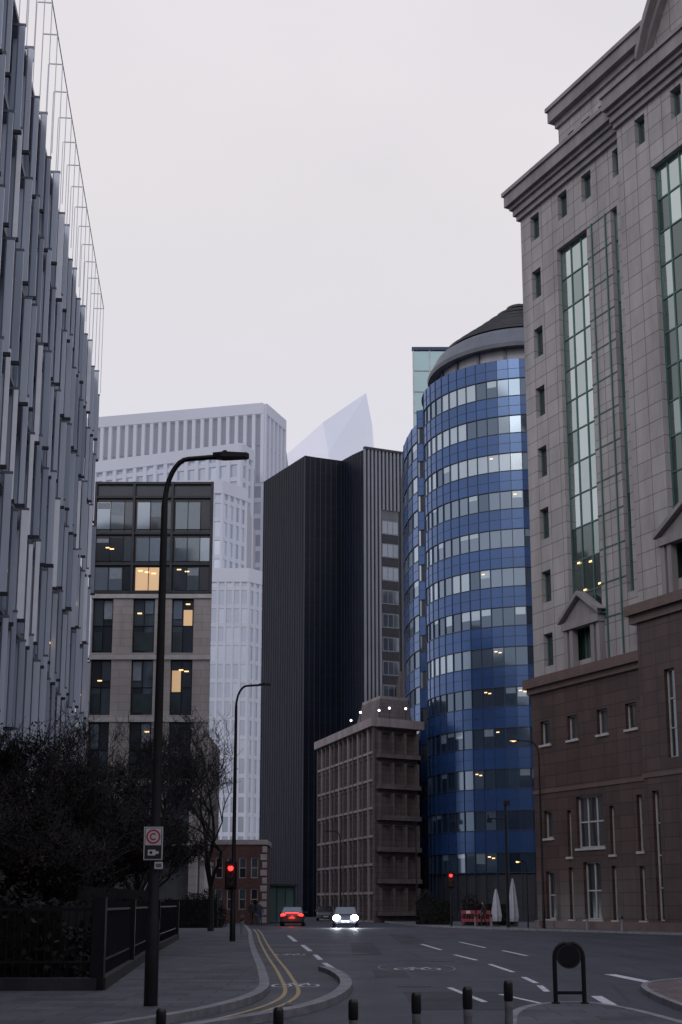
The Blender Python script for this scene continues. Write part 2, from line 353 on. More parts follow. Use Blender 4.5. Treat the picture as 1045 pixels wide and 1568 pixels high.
for i in range(29):
    u=.4+i*Lb/28
    for d in (.3,.95): mb.box(fr,u-.018,u+.018,d-.018,d+.018,ZT,SZ-.1,"light_metal")
    mb.box(fr,u-.018,u+.018,.33,.92,SZ-.1,SZ-.05,"light_metal")
mb.box(fr,.5,Lb+.5,.93,.97,SZ-.04,SZ,"light_metal")
mb.obj("roof_screen",ob)
mb=MB()
for u,z in ((27,14.0),(41,14.0),(52,18.4),(46,9.6),(57,14.0)): mb.box(fr,u,u+.5,.74,.79,z-.12,z-.04,"warm_lamp")  # glowing dabs painted as warm lights mirrored in the facade
mb.obj("light_reflections",ob)
# ------------------------------------------------------------------ 2 stone apartment block
blockwork("beige_stone",(.45,.41,.395),(.27,.245,.235),1.5,.6,.015,.8,.06,.5,.2,.3)
glass("apt_dark",(.02,.026,.035),(.7,.78,.85),.10,.08); glass("apt_mid",(.05,.07,.085),(.7,.8,.88),.20,.08); glass("apt_light",(.16,.21,.27),(.78,.86,.95),.32,.12)
plain("apt_panel",(.028,.035,.050),.4,0,.25,1.5); plain("green_panel",(.03,.05,.056),.35,0,.3,1); plain("blind_cloth",(.27,.31,.36),.8,0,.12,3); plain("white_band",(.52,.50,.49),.7,0,.12,2)
emis("lit_room",(.95,.62,.34),.35)
ob=empty("stone_apartment_block")
fr=Fr((-18.6,95),(1,0)) # u 0..8.9
mb=MB(); mb.prism([(-18.6,95.4),(-9.72,95.4),(-11.9,114),(-20.5,114)],5.8,32.9,"roof_felt","beige_stone"); mb.prism([(-18.3,97.5),(-10.4,97.5),(-12,113),(-20,113)],.12,5.8,"mid_grey","mid_grey"); mb.obj("body",ob)
cols=[(.1,1.62),(3.1,4.72),(6.0,7.62)]
mb=MB(); ops=[]
for k in range(4):
    zt=24.1-4.65*k
    for a,b in cols: ops.append((a,b,zt-4.2,zt-.05))
mb.openings(fr,0,8.9,5.8,24.4,ops,"beige_stone",["apt_dark","apt_dark","apt_mid"],rev=.35,frame="black_metal",fw=.06,mull=(2,2))
for k in range(5):
    zt=24.35-4.65*k
    mb.box(fr,-.05,8.95,.003,.12,max(5.75,zt-.32),zt,"white_band")
for k in range(4):
    for a,b in cols:
        zt=24.1-4.65*k; mb.rect(fr,a+.1,(a+b)/2-.04 if R.random()<.4 else b-.1,zt-4.0,zt-2.6,"green_panel",-.27)
        if R.random()<.55: x=a+.1 if R.random()<.5 else (a+b)/2+.05; mb.rect(fr,x,x+.62,zt-R.choice([1.2,1.6,2.0]),zt-.2,R.choice(["apt_mid","apt_light","blind_cloth"]),-.262)
mb.rect(fr,6.85,7.5,22.0,23.2,"lit_room",-.266); mb.rect(fr,6.1,6.75,17.0,18.6,"lit_room",-.266)
mb.obj("lower_facade",ob)
mb=MB(); mb.box(fr,-.0,8.9,-.39,-.05,24.42,33.1,"apt_panel")
rows=[(29.4,31.5),(26.9,28.7),(24.65,26.4)]
for j,(z0,z1) in enumerate(rows):
    for u,wd,typ in ((.15,1.0,"w"),(1.2,1.0,"w"),(2.25,.75,"p"),(3.2,.95,"w"),(4.2,.95,"w"),(5.2,.75,"p"),(6.1,.9,"w"),(7.05,.9,"w"),(8.0,.7,"p")):
        if typ=="w": m=R.choices(["apt_light","apt_mid","apt_dark","blind_cloth"],[4,3,2,1])[0]
        else: m=R.choice(["apt_panel","apt_dark"]) if j!=1 else R.choice(["apt_mid","apt_panel","apt_light"])
        if j==2 and u in (3.2,4.2): m="lit_room"
        mb.box(fr,u,u+wd,-.04,.02,z0,z1,m); mb.box(fr,u+wd,u+wd+.05,-.04,.06,z0-.1,z1+.1,"black_metal")
        if typ=="w" and R.random()<.35: mb.box(fr,u+.05,u+wd-.05,.021,.025,z1-(z1-z0)*R.uniform(.2,.6),z1-.05,"blind_cloth")
for z in (31.9,29.05,26.65,24.5,33.0): mb.box(fr,-.03,8.93,-.04,.14,z-.09,z+.09,"dark_grey")
for u in (0,2.9,5.8,8.8): mb.box(fr,u-.05,u+.12,-.04,.17,24.45,33.1,"dark_grey")
mb.obj("upper_facade",ob)
mb=MB()
for u,z in ((3.4,26.1),(3.9,26.0),(4.4,25.9),(6.3,26.2),(6.9,26.05),(7.0,23.6),(6.6,18.6),(7.0,18.5),(.9,27.9),(1.2,27.8),(4.2,14.0),(3.4,22.9),(.6,17.8)):
    mb.box(fr,u,u+.32,.03 if z>24.4 else -.25,.05 if z>24.4 else -.23,z,z+.08,"warm_lamp")
mb.obj("light_reflections",ob)
mb=MB()
for u in (1.2,4.4,7.6): mb.box(fr,u,u+.6,-1.2,-.6,.12,5.8,"beige_stone")
mb.obj("columns",ob)
# ------------------------------------------------------------------ 3 distant pale towers
HZ=(.70,.72,.86)  # haze colour the far materials emit, painted in place of misty air
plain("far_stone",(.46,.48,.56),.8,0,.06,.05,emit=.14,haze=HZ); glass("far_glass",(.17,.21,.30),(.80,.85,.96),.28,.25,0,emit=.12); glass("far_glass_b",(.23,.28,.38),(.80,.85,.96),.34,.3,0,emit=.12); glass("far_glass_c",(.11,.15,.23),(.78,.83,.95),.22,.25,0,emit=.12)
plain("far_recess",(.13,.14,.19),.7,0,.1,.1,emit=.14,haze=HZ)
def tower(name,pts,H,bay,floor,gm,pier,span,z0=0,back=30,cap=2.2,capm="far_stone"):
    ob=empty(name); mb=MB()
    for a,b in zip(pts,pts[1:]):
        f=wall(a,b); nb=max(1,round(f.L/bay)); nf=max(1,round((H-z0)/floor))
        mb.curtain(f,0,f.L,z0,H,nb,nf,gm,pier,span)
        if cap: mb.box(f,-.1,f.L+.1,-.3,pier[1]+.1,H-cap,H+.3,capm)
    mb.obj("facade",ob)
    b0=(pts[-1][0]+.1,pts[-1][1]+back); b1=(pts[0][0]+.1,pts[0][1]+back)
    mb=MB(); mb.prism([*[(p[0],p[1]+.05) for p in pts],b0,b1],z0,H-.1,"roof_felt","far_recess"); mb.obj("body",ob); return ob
FG=["far_glass","far_glass_b","far_glass_c"]
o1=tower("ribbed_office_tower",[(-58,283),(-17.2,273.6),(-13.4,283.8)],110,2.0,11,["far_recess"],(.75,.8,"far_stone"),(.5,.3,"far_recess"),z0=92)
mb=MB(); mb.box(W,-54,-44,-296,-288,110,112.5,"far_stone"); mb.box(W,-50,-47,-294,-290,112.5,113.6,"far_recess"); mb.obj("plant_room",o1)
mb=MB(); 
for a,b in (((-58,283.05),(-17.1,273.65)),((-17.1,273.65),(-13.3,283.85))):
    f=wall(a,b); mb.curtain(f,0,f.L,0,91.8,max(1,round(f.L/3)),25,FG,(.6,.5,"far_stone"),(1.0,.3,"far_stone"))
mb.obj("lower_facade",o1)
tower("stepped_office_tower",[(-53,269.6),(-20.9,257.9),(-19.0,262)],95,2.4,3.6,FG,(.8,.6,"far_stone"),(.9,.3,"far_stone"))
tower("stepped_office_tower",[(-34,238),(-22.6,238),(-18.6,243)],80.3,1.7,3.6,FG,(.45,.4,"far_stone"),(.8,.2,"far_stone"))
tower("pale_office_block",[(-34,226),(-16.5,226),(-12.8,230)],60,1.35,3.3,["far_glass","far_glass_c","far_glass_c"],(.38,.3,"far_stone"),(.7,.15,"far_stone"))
plain("scalpel_a",(.34,.38,.48),.6,0,.10,.02,emit=.42,haze=(.74,.74,.84)); plain("scalpel_b",(.38,.41,.50),.6,0,.10,.02,emit=.47,haze=(.76,.75,.84))  # the skyscraper's haze is painted too, as its own glow
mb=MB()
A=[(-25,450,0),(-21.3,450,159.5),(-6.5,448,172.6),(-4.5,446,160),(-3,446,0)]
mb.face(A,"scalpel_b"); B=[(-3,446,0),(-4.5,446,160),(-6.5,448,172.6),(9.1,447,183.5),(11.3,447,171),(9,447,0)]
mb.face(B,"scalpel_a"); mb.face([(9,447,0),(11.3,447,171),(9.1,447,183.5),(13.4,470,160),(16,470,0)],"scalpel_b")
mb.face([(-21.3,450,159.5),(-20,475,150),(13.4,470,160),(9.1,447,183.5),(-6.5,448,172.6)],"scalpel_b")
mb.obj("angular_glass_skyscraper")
# ------------------------------------------------------------------ 4 dark tower
blockwork("dark_curtain",(.013,.018,.038),(.024,.029,.050),.75,1.6,.05,.4,.14,0,.0,.25,.35); blockwork("dark_curtain_b",(.022,.028,.052),(.032,.038,.062),.75,1.6,.05,.3,.1,0,.0,.2,.5)
plain("rib_grey",(.24,.255,.31),.6,0,.08,.3)
ob=empty("dark_office_tower"); mb=MB(); H=62.9
pts=[(-11.4,184.8),(-5.0,173.3),(-3.6,174.0),(.1,175.5),(1.6,173.0),(3.2,170.8),(9.9,173.6)]
for i,(a,b) in enumerate(zip(pts[:-2],pts[1:-1])):
    f=wall(a,b); mb.rect(f,0,f.L,0,H,"dark_curtain_b" if i in (1,4) else "dark_curtain")
    n=max(1,round(f.L/.75))
    for j in range(n+1): x=f.L*j/n; mb.box(f,x-.03,x+.03,.003,.06,0,H,"dark_curtain_b")
mb.prism([*pts,(9,205),(-11,205)],0,H-.02,"roof_felt","dark_curtain"); mb.obj("dark_facade",ob)
mb=MB(); f=wall(pts[-2],pts[-1]); n=13
glass("dk_win",(.03,.04,.06),(.7,.78,.9),.26,.1); plain("win_surround",(.19,.205,.25),.5,0,.15,1)
mb.rect(f,0,f.L,0,H,"dark_grey",.01)
for j in range(n+1):
    x=f.L*j/n; u0=2.35; u1=5.1
    if u0<x<u1: mb.box(f,x-.13,x+.13,.013,.25,54.5,H,"rib_grey"); continue
    mb.box(f,x-.13,x+.13,.013,.25,0,H,"rib_grey")
mb.box(f,-.1,f.L+.1,-.2,.3,H,H+.35,"dark_grey")
mb.box(f,2.4,5.05,.012,.1,5,54.5,"mid_grey")
for k in range(16):
    z=53-k*3.25
    mb.box(f,2.5,4.95,.1,.2,z-1.95,z,"win_surround")
    for q in range(3): mb.box(f,2.6+q*.79,3.28+q*.79,.2,.215,z-1.8,z-.12,R.choice(["dk_win","apt_mid","dk_win"]))
    mb.box(f,2.5,4.95,.1,.16,z-3.1,z-2.05,"dark_grey")
mb.obj("ribbed_facade",ob)
# ------------------------------------------------------------------ 5 brown stone office
blockwork("brown_stone",(.135,.112,.118),(.07,.06,.06),1.2,.5,.02,.8,.12,.5,.2,.4); plain("brown_light",(.25,.215,.22),.75,0,.3,.8,streak=True)
glass("brown_glass",(.014,.014,.018),(.6,.65,.72),.05,.08); glass("brown_glass_b",(.05,.048,.055),(.65,.7,.78),.13,.1)
ob=empty("brown_stone_office_building"); H=18.5
pts=[(-2.4,141.1),(3.15,122.2),(7.3,125.0)]
mb=MB(); f=wall(pts[0],pts[1]); nb=12; ops=[]
for k in range(7):
    z=18.0-2.6*k
    for i in range(nb):
        a=f.L*i/nb+.22; ops.append((a,a+f.L/nb-.44,z-2.15,z-.2))
mb.openings(f,0,f.L,0,H,ops,"brown_stone",["brown_glass","brown_glass","brown_glass_b"],rev=.3,frame="brown_stone",fw=.05,mull=(1,1))
for i in range(nb+1): x=f.L*i/nb; mb.box(f,x-.11,x+.11,.003,.18,0,H-.5,"brown_light" if i%2 else "brown_stone")
for k in range(7): z=18.0-2.6*k-2.35; mb.box(f,0,f.L,.003,.15,z-.12,z+.1,"brown_light")
mb.box(f,-.3,f.L+.3,-.5,.45,H-.45,H+.35,"brown_light")
f=wall(pts[1],pts[2]); ops=[]
for k in range(6):
    z=17.6-2.9*k
    for i in range(3):
        a=.5+i*1.5; ops.append((a,a+1.15,z-2.0,z-.1))
mb.openings(f,0,f.L,0,H,ops,"brown_stone",["brown_glass","brown_glass","brown_glass_b"],rev=.4,frame="dark_grey",fw=.06,mull=(2,1))
for k in range(6):
    z=17.6-2.9*k-2.3
    mb.box(f,.1,f.L-.1,.003,.7,z-.2,z+.22,"brown_stone")
    for i in range(4): x=.35+i*1.47; mb.box(f,x-.1,x+.1,.003,.5,z+.22,z+2.3,"brown_stone")
mb.box(f,.0,f.L+.3,-.5,.8,H-.5,H+.3,"brown_light")
mb.obj("facade",ob)
mb=MB(); mb.prism([(-2.3,141.3),(3.2,122.4),(7.2,125.2),(7.1,133),(4,146)],0,H-.05,"roof_felt","brown_stone")
b=[(1.3,130.5),(3.5,124.2),(7.1,126.4),(6.6,135)]; cx=sum(p[0] for p in b)/4; cy=sum(p[1] for p in b)/4
t=[(p[0]*.75+cx*.25,p[1]*.75+cy*.25) for p in b]
for i in range(4):
    p,q,r,s_=b[i],b[(i+1)%4],t[(i+1)%4],t[i]; mb.face([(p[0],p[1],H),(q[0],q[1],H),(r[0],r[1],H+2.7),(s_[0],s_[1],H+2.7)],"brown_stone",[(0,0),(6,0),(5,3),(1,3)])
mb.prism([(p[0]*1,p[1]) for p in t],H+2.7,H+3.0,"roof_felt","brown_light"); mb.obj("roof",ob)
mb=MB()
for x,y,z in ((1.0,129.3,19.6),(1.9,126.5,20.0),(3.6,122.4,19.6),(4.6,123,19.9),(6.2,124,20.0)):
    mb.ball((x,y,z),.11,"white_lamp"); mb.tube([(x,y,H),(x,y,z-.1)],.03,"black_metal",5)
mb.obj("parapet_lights",ob)
# ------------------------------------------------------------------ 6 blue glass rotunda building
glass("blue_span",(.016,.050,.165),(.30,.50,.92),.12,.2,0)
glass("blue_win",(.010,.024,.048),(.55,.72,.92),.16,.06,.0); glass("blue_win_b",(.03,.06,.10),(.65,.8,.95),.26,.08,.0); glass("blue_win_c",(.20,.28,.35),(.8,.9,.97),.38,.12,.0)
glass("teal_glass",(.12,.24,.28),(.7,.9,.92),.4,.1)
plain("blue_mull",(.025,.045,.10),.4,.2,.2,1); plain("drum_grey",(.13,.14,.17),.55,.1,.15,.6); plain("drum_light",(.46,.45,.48),.6,0,.15,.6)
ob=empty("blue_glass_office_building"); C=(18.8,128.5); RR=10.4; TOP=53.3; FH=3.76
pts=[(7.0,141),(7.0,138.6),(7.25,136),(7.6,133.6),(8.1,131.9),(8.75,131.6)]
for i in range(25):
    a=math.radians(188+i*6.1); pts.append((C[0]+RR*math.cos(a),C[1]+RR*math.sin(a)))
pts+=[(29,124),(33,124)]
mb=MB()
lastw={}
for si,(a,b) in enumerate(zip(pts,pts[1:])):
    f=wall(a,b); top=TOP-(1.5 if si<4 else 0)
    for k in range(14):
        zt=top-FH*k
        if zt-FH<1: continue
        mb.rect(f,0,f.L,zt-1.95,zt,"blue_span")
        if k in lastw and R.random()<.6: wm=lastw[k]
        else:
            wt=[2,4,4] if (si<13 and k<8) else ([5,4,1.0] if k<6 else [8,2,.35])  # paler panes left and high: reflected sky put into the pane mix
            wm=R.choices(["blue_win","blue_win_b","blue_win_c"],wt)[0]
        lastw[k]=wm
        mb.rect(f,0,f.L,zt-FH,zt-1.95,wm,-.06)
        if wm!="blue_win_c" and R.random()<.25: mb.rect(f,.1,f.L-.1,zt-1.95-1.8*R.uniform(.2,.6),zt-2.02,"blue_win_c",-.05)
        mb.box(f,0,f.L,-.06,.05,zt-2.0,zt-1.93,"blue_mull"); mb.box(f,0,f.L,-.06,.04,zt-FH-.04,zt-FH+.04,"blue_mull"); mb.box(f,0,f.L,.0,.02,zt-1.0,zt-.97,"blue_mull")
        if si>12 and (k in (8,9,10) and R.random()<.35 or k>1 and R.random()<.05):
            q=R.randint(1,2)
            for c in range(q): mb.box(f,.2+c*.4,.48+c*.4,-.045,-.035,zt-2.4-.12*c,zt-2.31-.12*c,"warm_lamp")
    mb.box(f,-.025,.025,-.06,.055,0,top,"blue_mull"); mb.rect(f,0,f.L,0,1,"dark_grey")
mb.obj("facade",ob)
mb=MB(); mb.prism([*[(C[0]+(p[0]-C[0])*.985,C[1]+(p[1]-C[1])*.985+(.05 if i<5 else 0)) for i,p in enumerate(pts)],(33,150),(7.2,150)],.2,51.5,"roof_felt","dark_grey")
def ring(mb,prof,m,n=72):
    for i in range(n):
        a=2*math.pi*i/n;b=2*math.pi*(i+1)/n
        for (r0,z0),(r1,z1) in zip(prof,prof[1:]):
            mb.face([(C[0]+r0*math.cos(a),C[1]+r0*math.sin(a),z0),(C[0]+r0*math.cos(b),C[1]+r0*math.sin(b),z0),(C[0]+r1*math.cos(b),C[1]+r1*math.sin(b),z1),(C[0]+r1*math.cos(a),C[1]+r1*math.sin(a),z1)],m)
ring(mb,[(10.4,TOP),(9.9,TOP+.02),(9.9,51)],"blue_mull")
ring(mb,[(8.7,51.5),(8.7,55.2)],"drum_light"); ring(mb,[(8.7,55.1),(9.7,55.0),(9.75,55.4),(8.9,57.0),(8.0,57.6),(7.4,57.7)],"drum_grey")
prof=[(8.0,57.7),(6.6,58.8),(5.1,59.9),(3.6,61.1),(1.9,62.5),(.1,64.0)]
ring(mb,[(r*.93,z-.05) for r,z in prof],"drum_light")
for j in range(8):
    t=j/8; k=t*(len(prof)-1); i=int(k); q=k-i; r=prof[i][0]*(1-q)+prof[i+1][0]*q; z=prof[i][1]*(1-q)+prof[i+1][1]*q
    ring(mb,[(r-.5,z),(r+.12,z),(r+.10,z+.26),(r-.5,z+.3)],"dark_grey")
for j in range(20):
    a=2*math.pi*j/20; mb.box(Fr((C[0]+8.75*math.cos(a),C[1]+8.75*math.sin(a)),(-math.sin(a),math.cos(a))),-.12,.12,-.1,.2,51.5,55.0,"drum_grey")
mb.obj("dome",ob)
mb=MB(); f=wall((8.6,146),(14.5,146)); mb.curtain(f,0,5.9,48,66.5,3,7,["teal_glass"],(.15,.12,"light_metal"),(.12,.1,"light_metal")); mb.prism([(8.62,146.1),(14.4,146.1),(14.4,151),(8.9,151)],40,66.4,"roof_felt","teal_glass"); mb.box(f,-.15,6.05,-.2,.2,66.4,66.8,"blue_mull"); mb.obj("lift_shaft",ob)
# ------------------------------------------------------------------ 7 stone and green glass building (right)
blockwork("pink_stone",(.375,.352,.355),(.17,.157,.16),1.32,1.14,.03,.7,.08,0,.4,.34)
blockwork("red_granite",(.078,.046,.043),(.030,.019,.019),1.32,.78,.03,.4,.18,0,.3,.45,.4)
plain("granite_trim",(.11,.068,.063),.45,0,.2,1.2); plain("stone_trim",(.23,.212,.22),.7,0,.25,.8,streak=True,det=5)
plain("green_frame",(.065,.14,.13),.45,.2,.15,1); plain("white_frame",(.42,.40,.40),.55,0,.15,2)
glass("green_glass",(.08,.11,.11),(.74,.84,.82),.48,.05,.05); glass("green_glass_b",(.12,.15,.155),(.78,.88,.86),.58,.07,.05); glass("green_glass_c",(.03,.048,.045),(.66,.78,.76),.32,.05,.05); glass("green_dark",(.018,.03,.027),(.6,.72,.7),.14,.05,.05); glass("dark_win",(.02,.025,.03),(.7,.8,.85),.15,.06)
ob=empty("unseen_stone_block"); fr=Fr((13.5,90),(.49,-1)); US=12.7
DW=["dark_win","dark_win","dark_win"]
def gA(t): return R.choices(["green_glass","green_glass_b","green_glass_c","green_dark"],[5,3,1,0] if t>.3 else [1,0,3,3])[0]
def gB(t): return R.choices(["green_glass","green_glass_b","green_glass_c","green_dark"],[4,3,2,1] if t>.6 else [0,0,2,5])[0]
mb=MB(); mb.box(fr,.0,60,-26,-.5,0,52,"stone_trim"); mb.box(fr,US,60,-25,.4,0,51.9,"stone_trim"); mb.obj("body",ob)
mb=MB(); ops=[]
rowsz=[(49.6,51.6)]+[(44.95-4.55*k,47.2-4.55*k) for k in range(6)]+[(17.7,20.0)]
for z0,z1 in rowsz: ops.append((1.25,2.35,z0,z1,1,1,DW))
for a in (4.7,7.5,11.0): ops.append((a,a+1.1,49.6,51.6,1,1,DW))
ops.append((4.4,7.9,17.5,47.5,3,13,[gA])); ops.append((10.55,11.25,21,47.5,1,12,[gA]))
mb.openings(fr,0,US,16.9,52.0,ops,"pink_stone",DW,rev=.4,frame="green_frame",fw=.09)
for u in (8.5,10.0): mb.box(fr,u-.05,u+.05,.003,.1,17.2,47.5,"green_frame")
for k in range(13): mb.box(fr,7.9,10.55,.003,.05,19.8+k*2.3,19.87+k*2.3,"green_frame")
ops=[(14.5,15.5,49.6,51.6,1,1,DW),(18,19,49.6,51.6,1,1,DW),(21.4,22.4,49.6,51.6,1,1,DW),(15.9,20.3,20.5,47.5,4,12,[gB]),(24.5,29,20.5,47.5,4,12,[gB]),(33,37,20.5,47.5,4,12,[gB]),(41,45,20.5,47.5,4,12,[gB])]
mb.openings(fr,US,60,19.5,52.0,ops,"pink_stone",DW,d=.9,rev=.4,frame="green_frame",fw=.1)
def endq(u,d0,d1,z0,z1,m):
    P=fr.p; mb.face([P(u,d0,z0),P(u,d1,z0),P(u,d1,z1),P(u,d0,z1)],m,[(0,z0),(d1-d0,z0),(d1-d0,z1),(0,z1)])
endq(US,0,.9,17,52.0,"pink_stone"); endq(0,-24,0,17,52.0,"pink_stone")
mb.obj("upper_facade",ob)
mb=MB()
for u,z in ((5.0,24.2),(6.3,24.0),(7.2,22.3),(5.6,22.2)): mb.box(fr,u,u+.3,-.33,-.325,z,z+.12,"warm_lamp")
mb.obj("light_reflections",ob)
mb=MB(); DB=["dark_win","dark_win","brown_glass_b"]
ops=[(a,a+1.1,12.3,13.9,1,1,DB) for a in (1.0,4.1,7.3,10.2)]
ops+=[(1.1,2.1,6.0,7.8,1,1,DB),(1.1,2.1,.7,3.8,1,2,DB),(3.7,4.15,4.7,7.7,1,2,DB),(3.7,4.15,.7,4.0,1,2,DB),(4.75,7.6,5.2,8.5,3,2,DB),(5.3,7.1,.7,4.3,2,2,DB),(8.2,8.65,4.7,7.7,1,2,DB),(8.2,8.65,.7,4.0,1,2,DB),(10.9,11.4,4.8,8.2,1,2,DB),(10.9,11.4,.7,3.9,1,2,DB)]
mb.openings(fr,0,US+.2,.1,15.9,ops,"red_granite",DB,d=.3,rev=.3,frame="white_frame",fw=.09)
for o in ops:
    mb.box(fr,o[0]-.12,o[1]+.12,.303,.42,o[2]-.16,o[2]-.02,"white_frame")
ops=[(a,a+.9,10,15.2,1,3,DB) for a in (15.2,18.2,21.5,25,29)]+[(a,a+.6,.7,8.2,1,4,DB) for a in (13.6,16.2,18.8,22,25,28,32)]
mb.openings(fr,US+.2,60,.1,18.4,ops,"red_granite",DB,d=1.3,rev=.3,frame="white_frame",fw=.08)
for z0,z1,dd in ((15.9,16.3,.5),(16.3,16.95,.75)): mb.box(fr,-dd*.5,US+.2,-.4,dd,z0,z1,"granite_trim")
for z0,z1,dd in ((18.4,18.9,1.5),(18.9,19.5,1.8)): mb.box(fr,US-dd*.2,60,.0,dd,z0,z1,"granite_trim")
mb.box(fr,-.05,US+.1,.303,.5,.1,.6,"granite_trim"); mb.box(fr,US+.1,60,1.303,1.5,.1,.6,"granite_trim")
mb.box(fr,-.04,US+.15,.303,.38,9.0,9.25,"granite_trim"); mb.box(fr,US+.15,60,1.303,1.38,9.0,9.25,"granite_trim")
endq(US+.2,.3,1.3,.1,18.4,"red_granite"); endq(0,-20,.3,.1,15.9,"red_granite")
mb.obj("granite_base",ob)
mb=MB()
for z0,z1,dd in ((52.0,52.4,.25),(52.4,52.9,.45),(52.9,53.2,.65),(53.2,54.1,.95),(54.1,54.4,1.1)):
    mb.box(fr,-dd*.8,US+.1,-24,dd,z0,z1,"stone_trim"); mb.box(fr,US-dd*.3,60,-1,dd+.9,z0+.003,z1+.003,"stone_trim")
ops=[(5.0,5.7,55.0,56.6,1,1,DW),(6.6,7.6,55.0,56.6,1,1,DW),(8.6,9.9,55.0,56.6,2,1,DW),(11.0,12.1,55.0,56.6,2,1,DW)]
mb.openings(fr,3.9,60,54.4,57.7,ops,"pink_stone",DW,d=-.9,rev=.3,frame="green_frame",fw=.08); mb.box(fr,3.92,60,-15,-1.6,54.4,57.7,"stone_trim")
endq(3.9,-15,-.9,54.4,57.7,"pink_stone")
for z0,z1,dd in ((57.7,58.2,-.7),(58.2,59.1,-.3),(59.1,59.4,-.15)): mb.box(fr,3.9-(.9+dd)*.8,60,-15,dd,z0,z1,"stone_trim")
mb.box(fr,16.6,60,-14,-2.5,59.4,72,"pink_stone")
P=fr.p; n=14
def arcz(t): return 54.6+6.4*math.sin(math.pi*t)**.8
for d1,dz,th in ((2.0,0.0,.7),(1.5,-.55,.55)):
    for i in range(n):
        t0,t1=i/n,(i+1)/n; a,b=16.2+12.6*t0,16.2+12.6*t1; za,zb=arcz(t0)+dz,arcz(t1)+dz
        mb.face([P(a,d1,za),P(b,d1,zb),P(b,d1,zb+th),P(a,d1,za+th)],"stone_trim"); mb.face([P(a,-.9,za),P(b,-.9,zb),P(b,d1,zb),P(a,d1,za)],"stone_trim"); mb.face([P(a,d1,za+th),P(b,d1,zb+th),P(b,-.9,zb+th),P(a,-.9,za+th)],"stone_trim")
mb.face([P(16.2+12.6*i/n,1.0,arcz(i/n)) for i in range(n+1)],"pink_stone",[(16.2+12.6*i/n,arcz(i/n)) for i in range(n+1)])
mb.obj("cornice_and_attic",ob)
mb=MB()
def aed(u0,u1,d,z0,z1):
    uc=(u0+u1)/2
    for x in (u0+.25,u0+.85,u1-.85,u1-.25): mb.box(fr,x-.18,x+.18,d,d+.45,z0,z1,"stone_trim")
    mb.box(fr,u0,u1,d,d+.6,z1,z1+.5,"stone_trim")
    P=fr.p; h=1.5
    mb.face([P(u0,d+.4,z1+.5),P(u1,d+.4,z1+.5),P(uc,d+.4,z1+.5+h)],"stone_trim")
    for a,b in ((u0-.2,uc),(u1+.2,uc)):
        q=[(a,z1+.5),(b,z1+.6+h),(b,z1+.9+h),(a,z1+.8)]
        if a>b: q=q[::-1]
        mb.face([P(u,d+.75,z) for u,z in q],"stone_trim"); mb.face([P(q[0][0],d,q[0][1]),P(q[1][0],d,q[1][1]),P(q[1][0],d+.75,q[1][1]),P(q[0][0],d+.75,q[0][1])],"stone_trim"); mb.face([P(q[3][0],d+.75,q[3][1]),P(q[2][0],d+.75,q[2][1]),P(q[2][0],d,q[2][1]),P(q[3][0],d,q[3][1])],"green_frame")
aed(4.2,8.2,.01,16.95,19.6); aed(15.4,20.8,.91,19.5,22.6)
mb.obj("window_aedicules",ob)
# ------------------------------------------------------------------ 8 brick house + low buildings at the end of the left pavement
blockwork("brick",(.17,.070,.06),(.14,.12,.12),.225,.075,.012,.85,.25,.5,.2,.4)
ob=empty("brick_house"); f=Fr((-11.6,112),(1,0)); mb=MB()
ops=[]
for k in range(2):
    for i in range(4): ops.append((1.0+i*1.0,1.6+i*1.0,1.2+k*2.6,2.9+k*2.6,1,2))
mb.openings(f,0,5.3,0,6.6,ops,"brick",["brown_glass","apt_mid"],rev=.15,frame="white_band",fw=.06)
for k in range(10): mb.box(f,4.95 if k%2 else 4.8,5.35,.003,.08,.1+k*.65,.6+k*.65,"white_frame"); mb.box(f,-.05,.45 if k%2 else .6,.003,.08,.1+k*.65,.6+k*.65,"white_frame")
mb.box(f,-.1,5.4,-6,.15,6.6,7.0,"white_frame"); mb.box(f,.01,5.29,-6,-.2,0,6.6,"brick")
mb.obj("walls",ob)
ob=empty("low_stone_building"); f=Fr((-15.5,100),(1,0)); mb=MB()
mb.openings(f,0,5.2,0,4.6,[(1,2,1,3,1,1),(3,4,1,3,1,1)],"white_band","apt_dark",rev=.2); mb.box(f,.01,5.19,-6,-.25,0,4.5,"white_band"); mb.box(f,-.1,5.3,-6,.15,4.6,4.9,"kerb_stone"); mb.obj("walls",ob)
glass("teal_shop",(.10,.2,.19),(.7,.9,.9),.2,.1)
ob=empty("glass_kiosk"); f=Fr((-6.4,118),(1,0)); mb=MB(); mb.curtain(f,0,2.2,0,3.2,3,1,["teal_shop"],(.08,.08,"dark_grey"),(.15,.1,"dark_grey")); mb.box(f,.02,2.18,-3,-.1,0,3.2,"teal_shop"); mb.box(f,-.2,2.4,-3,.4,3.2,3.4,"dark_grey"); mb.obj("kiosk",ob)
def simple_block(name,p0,p1,H,depth,mat,bay=3,fl=3.6):
    ob=empty(name); f=wall(p0,p1); mb=MB(); ops=[]
    nb=int(f.L/bay); nf=int(H/fl)
    for i in range(nb):
        for k in range(nf): ops.append((i*bay+.6,i*bay+bay-.6,k*fl+1,k*fl+3))
    mb.openings(f,0,f.L,0,H,ops,mat,["apt_dark","apt_mid"],rev=.25); mb.box(f,.02,f.L-.02,-depth,-.3,0,H-.05,mat); mb.obj("walls",ob)
simple_block("unseen_brick_block",(60,-20),(-40,-24),26,12,"brick")  # added out of view to darken and reflect light from behind the camera
simple_block("unseen_stone_block",(47,33),(52,-18),24,12,"beige_stone")  # also added unseen, cutting the light from the right
simple_block("unseen_brick_block",(-14,-20),(-9.9,15),30,12,"brick")  # likewise added unseen, closing the left side to dim the street
simple_block("unseen_stone_block",(-40,128),(-13,128),18,12,"beige_stone")
simple_block("unseen_stone_block",(7.3,160),(30,160),30,12,"brown_stone")
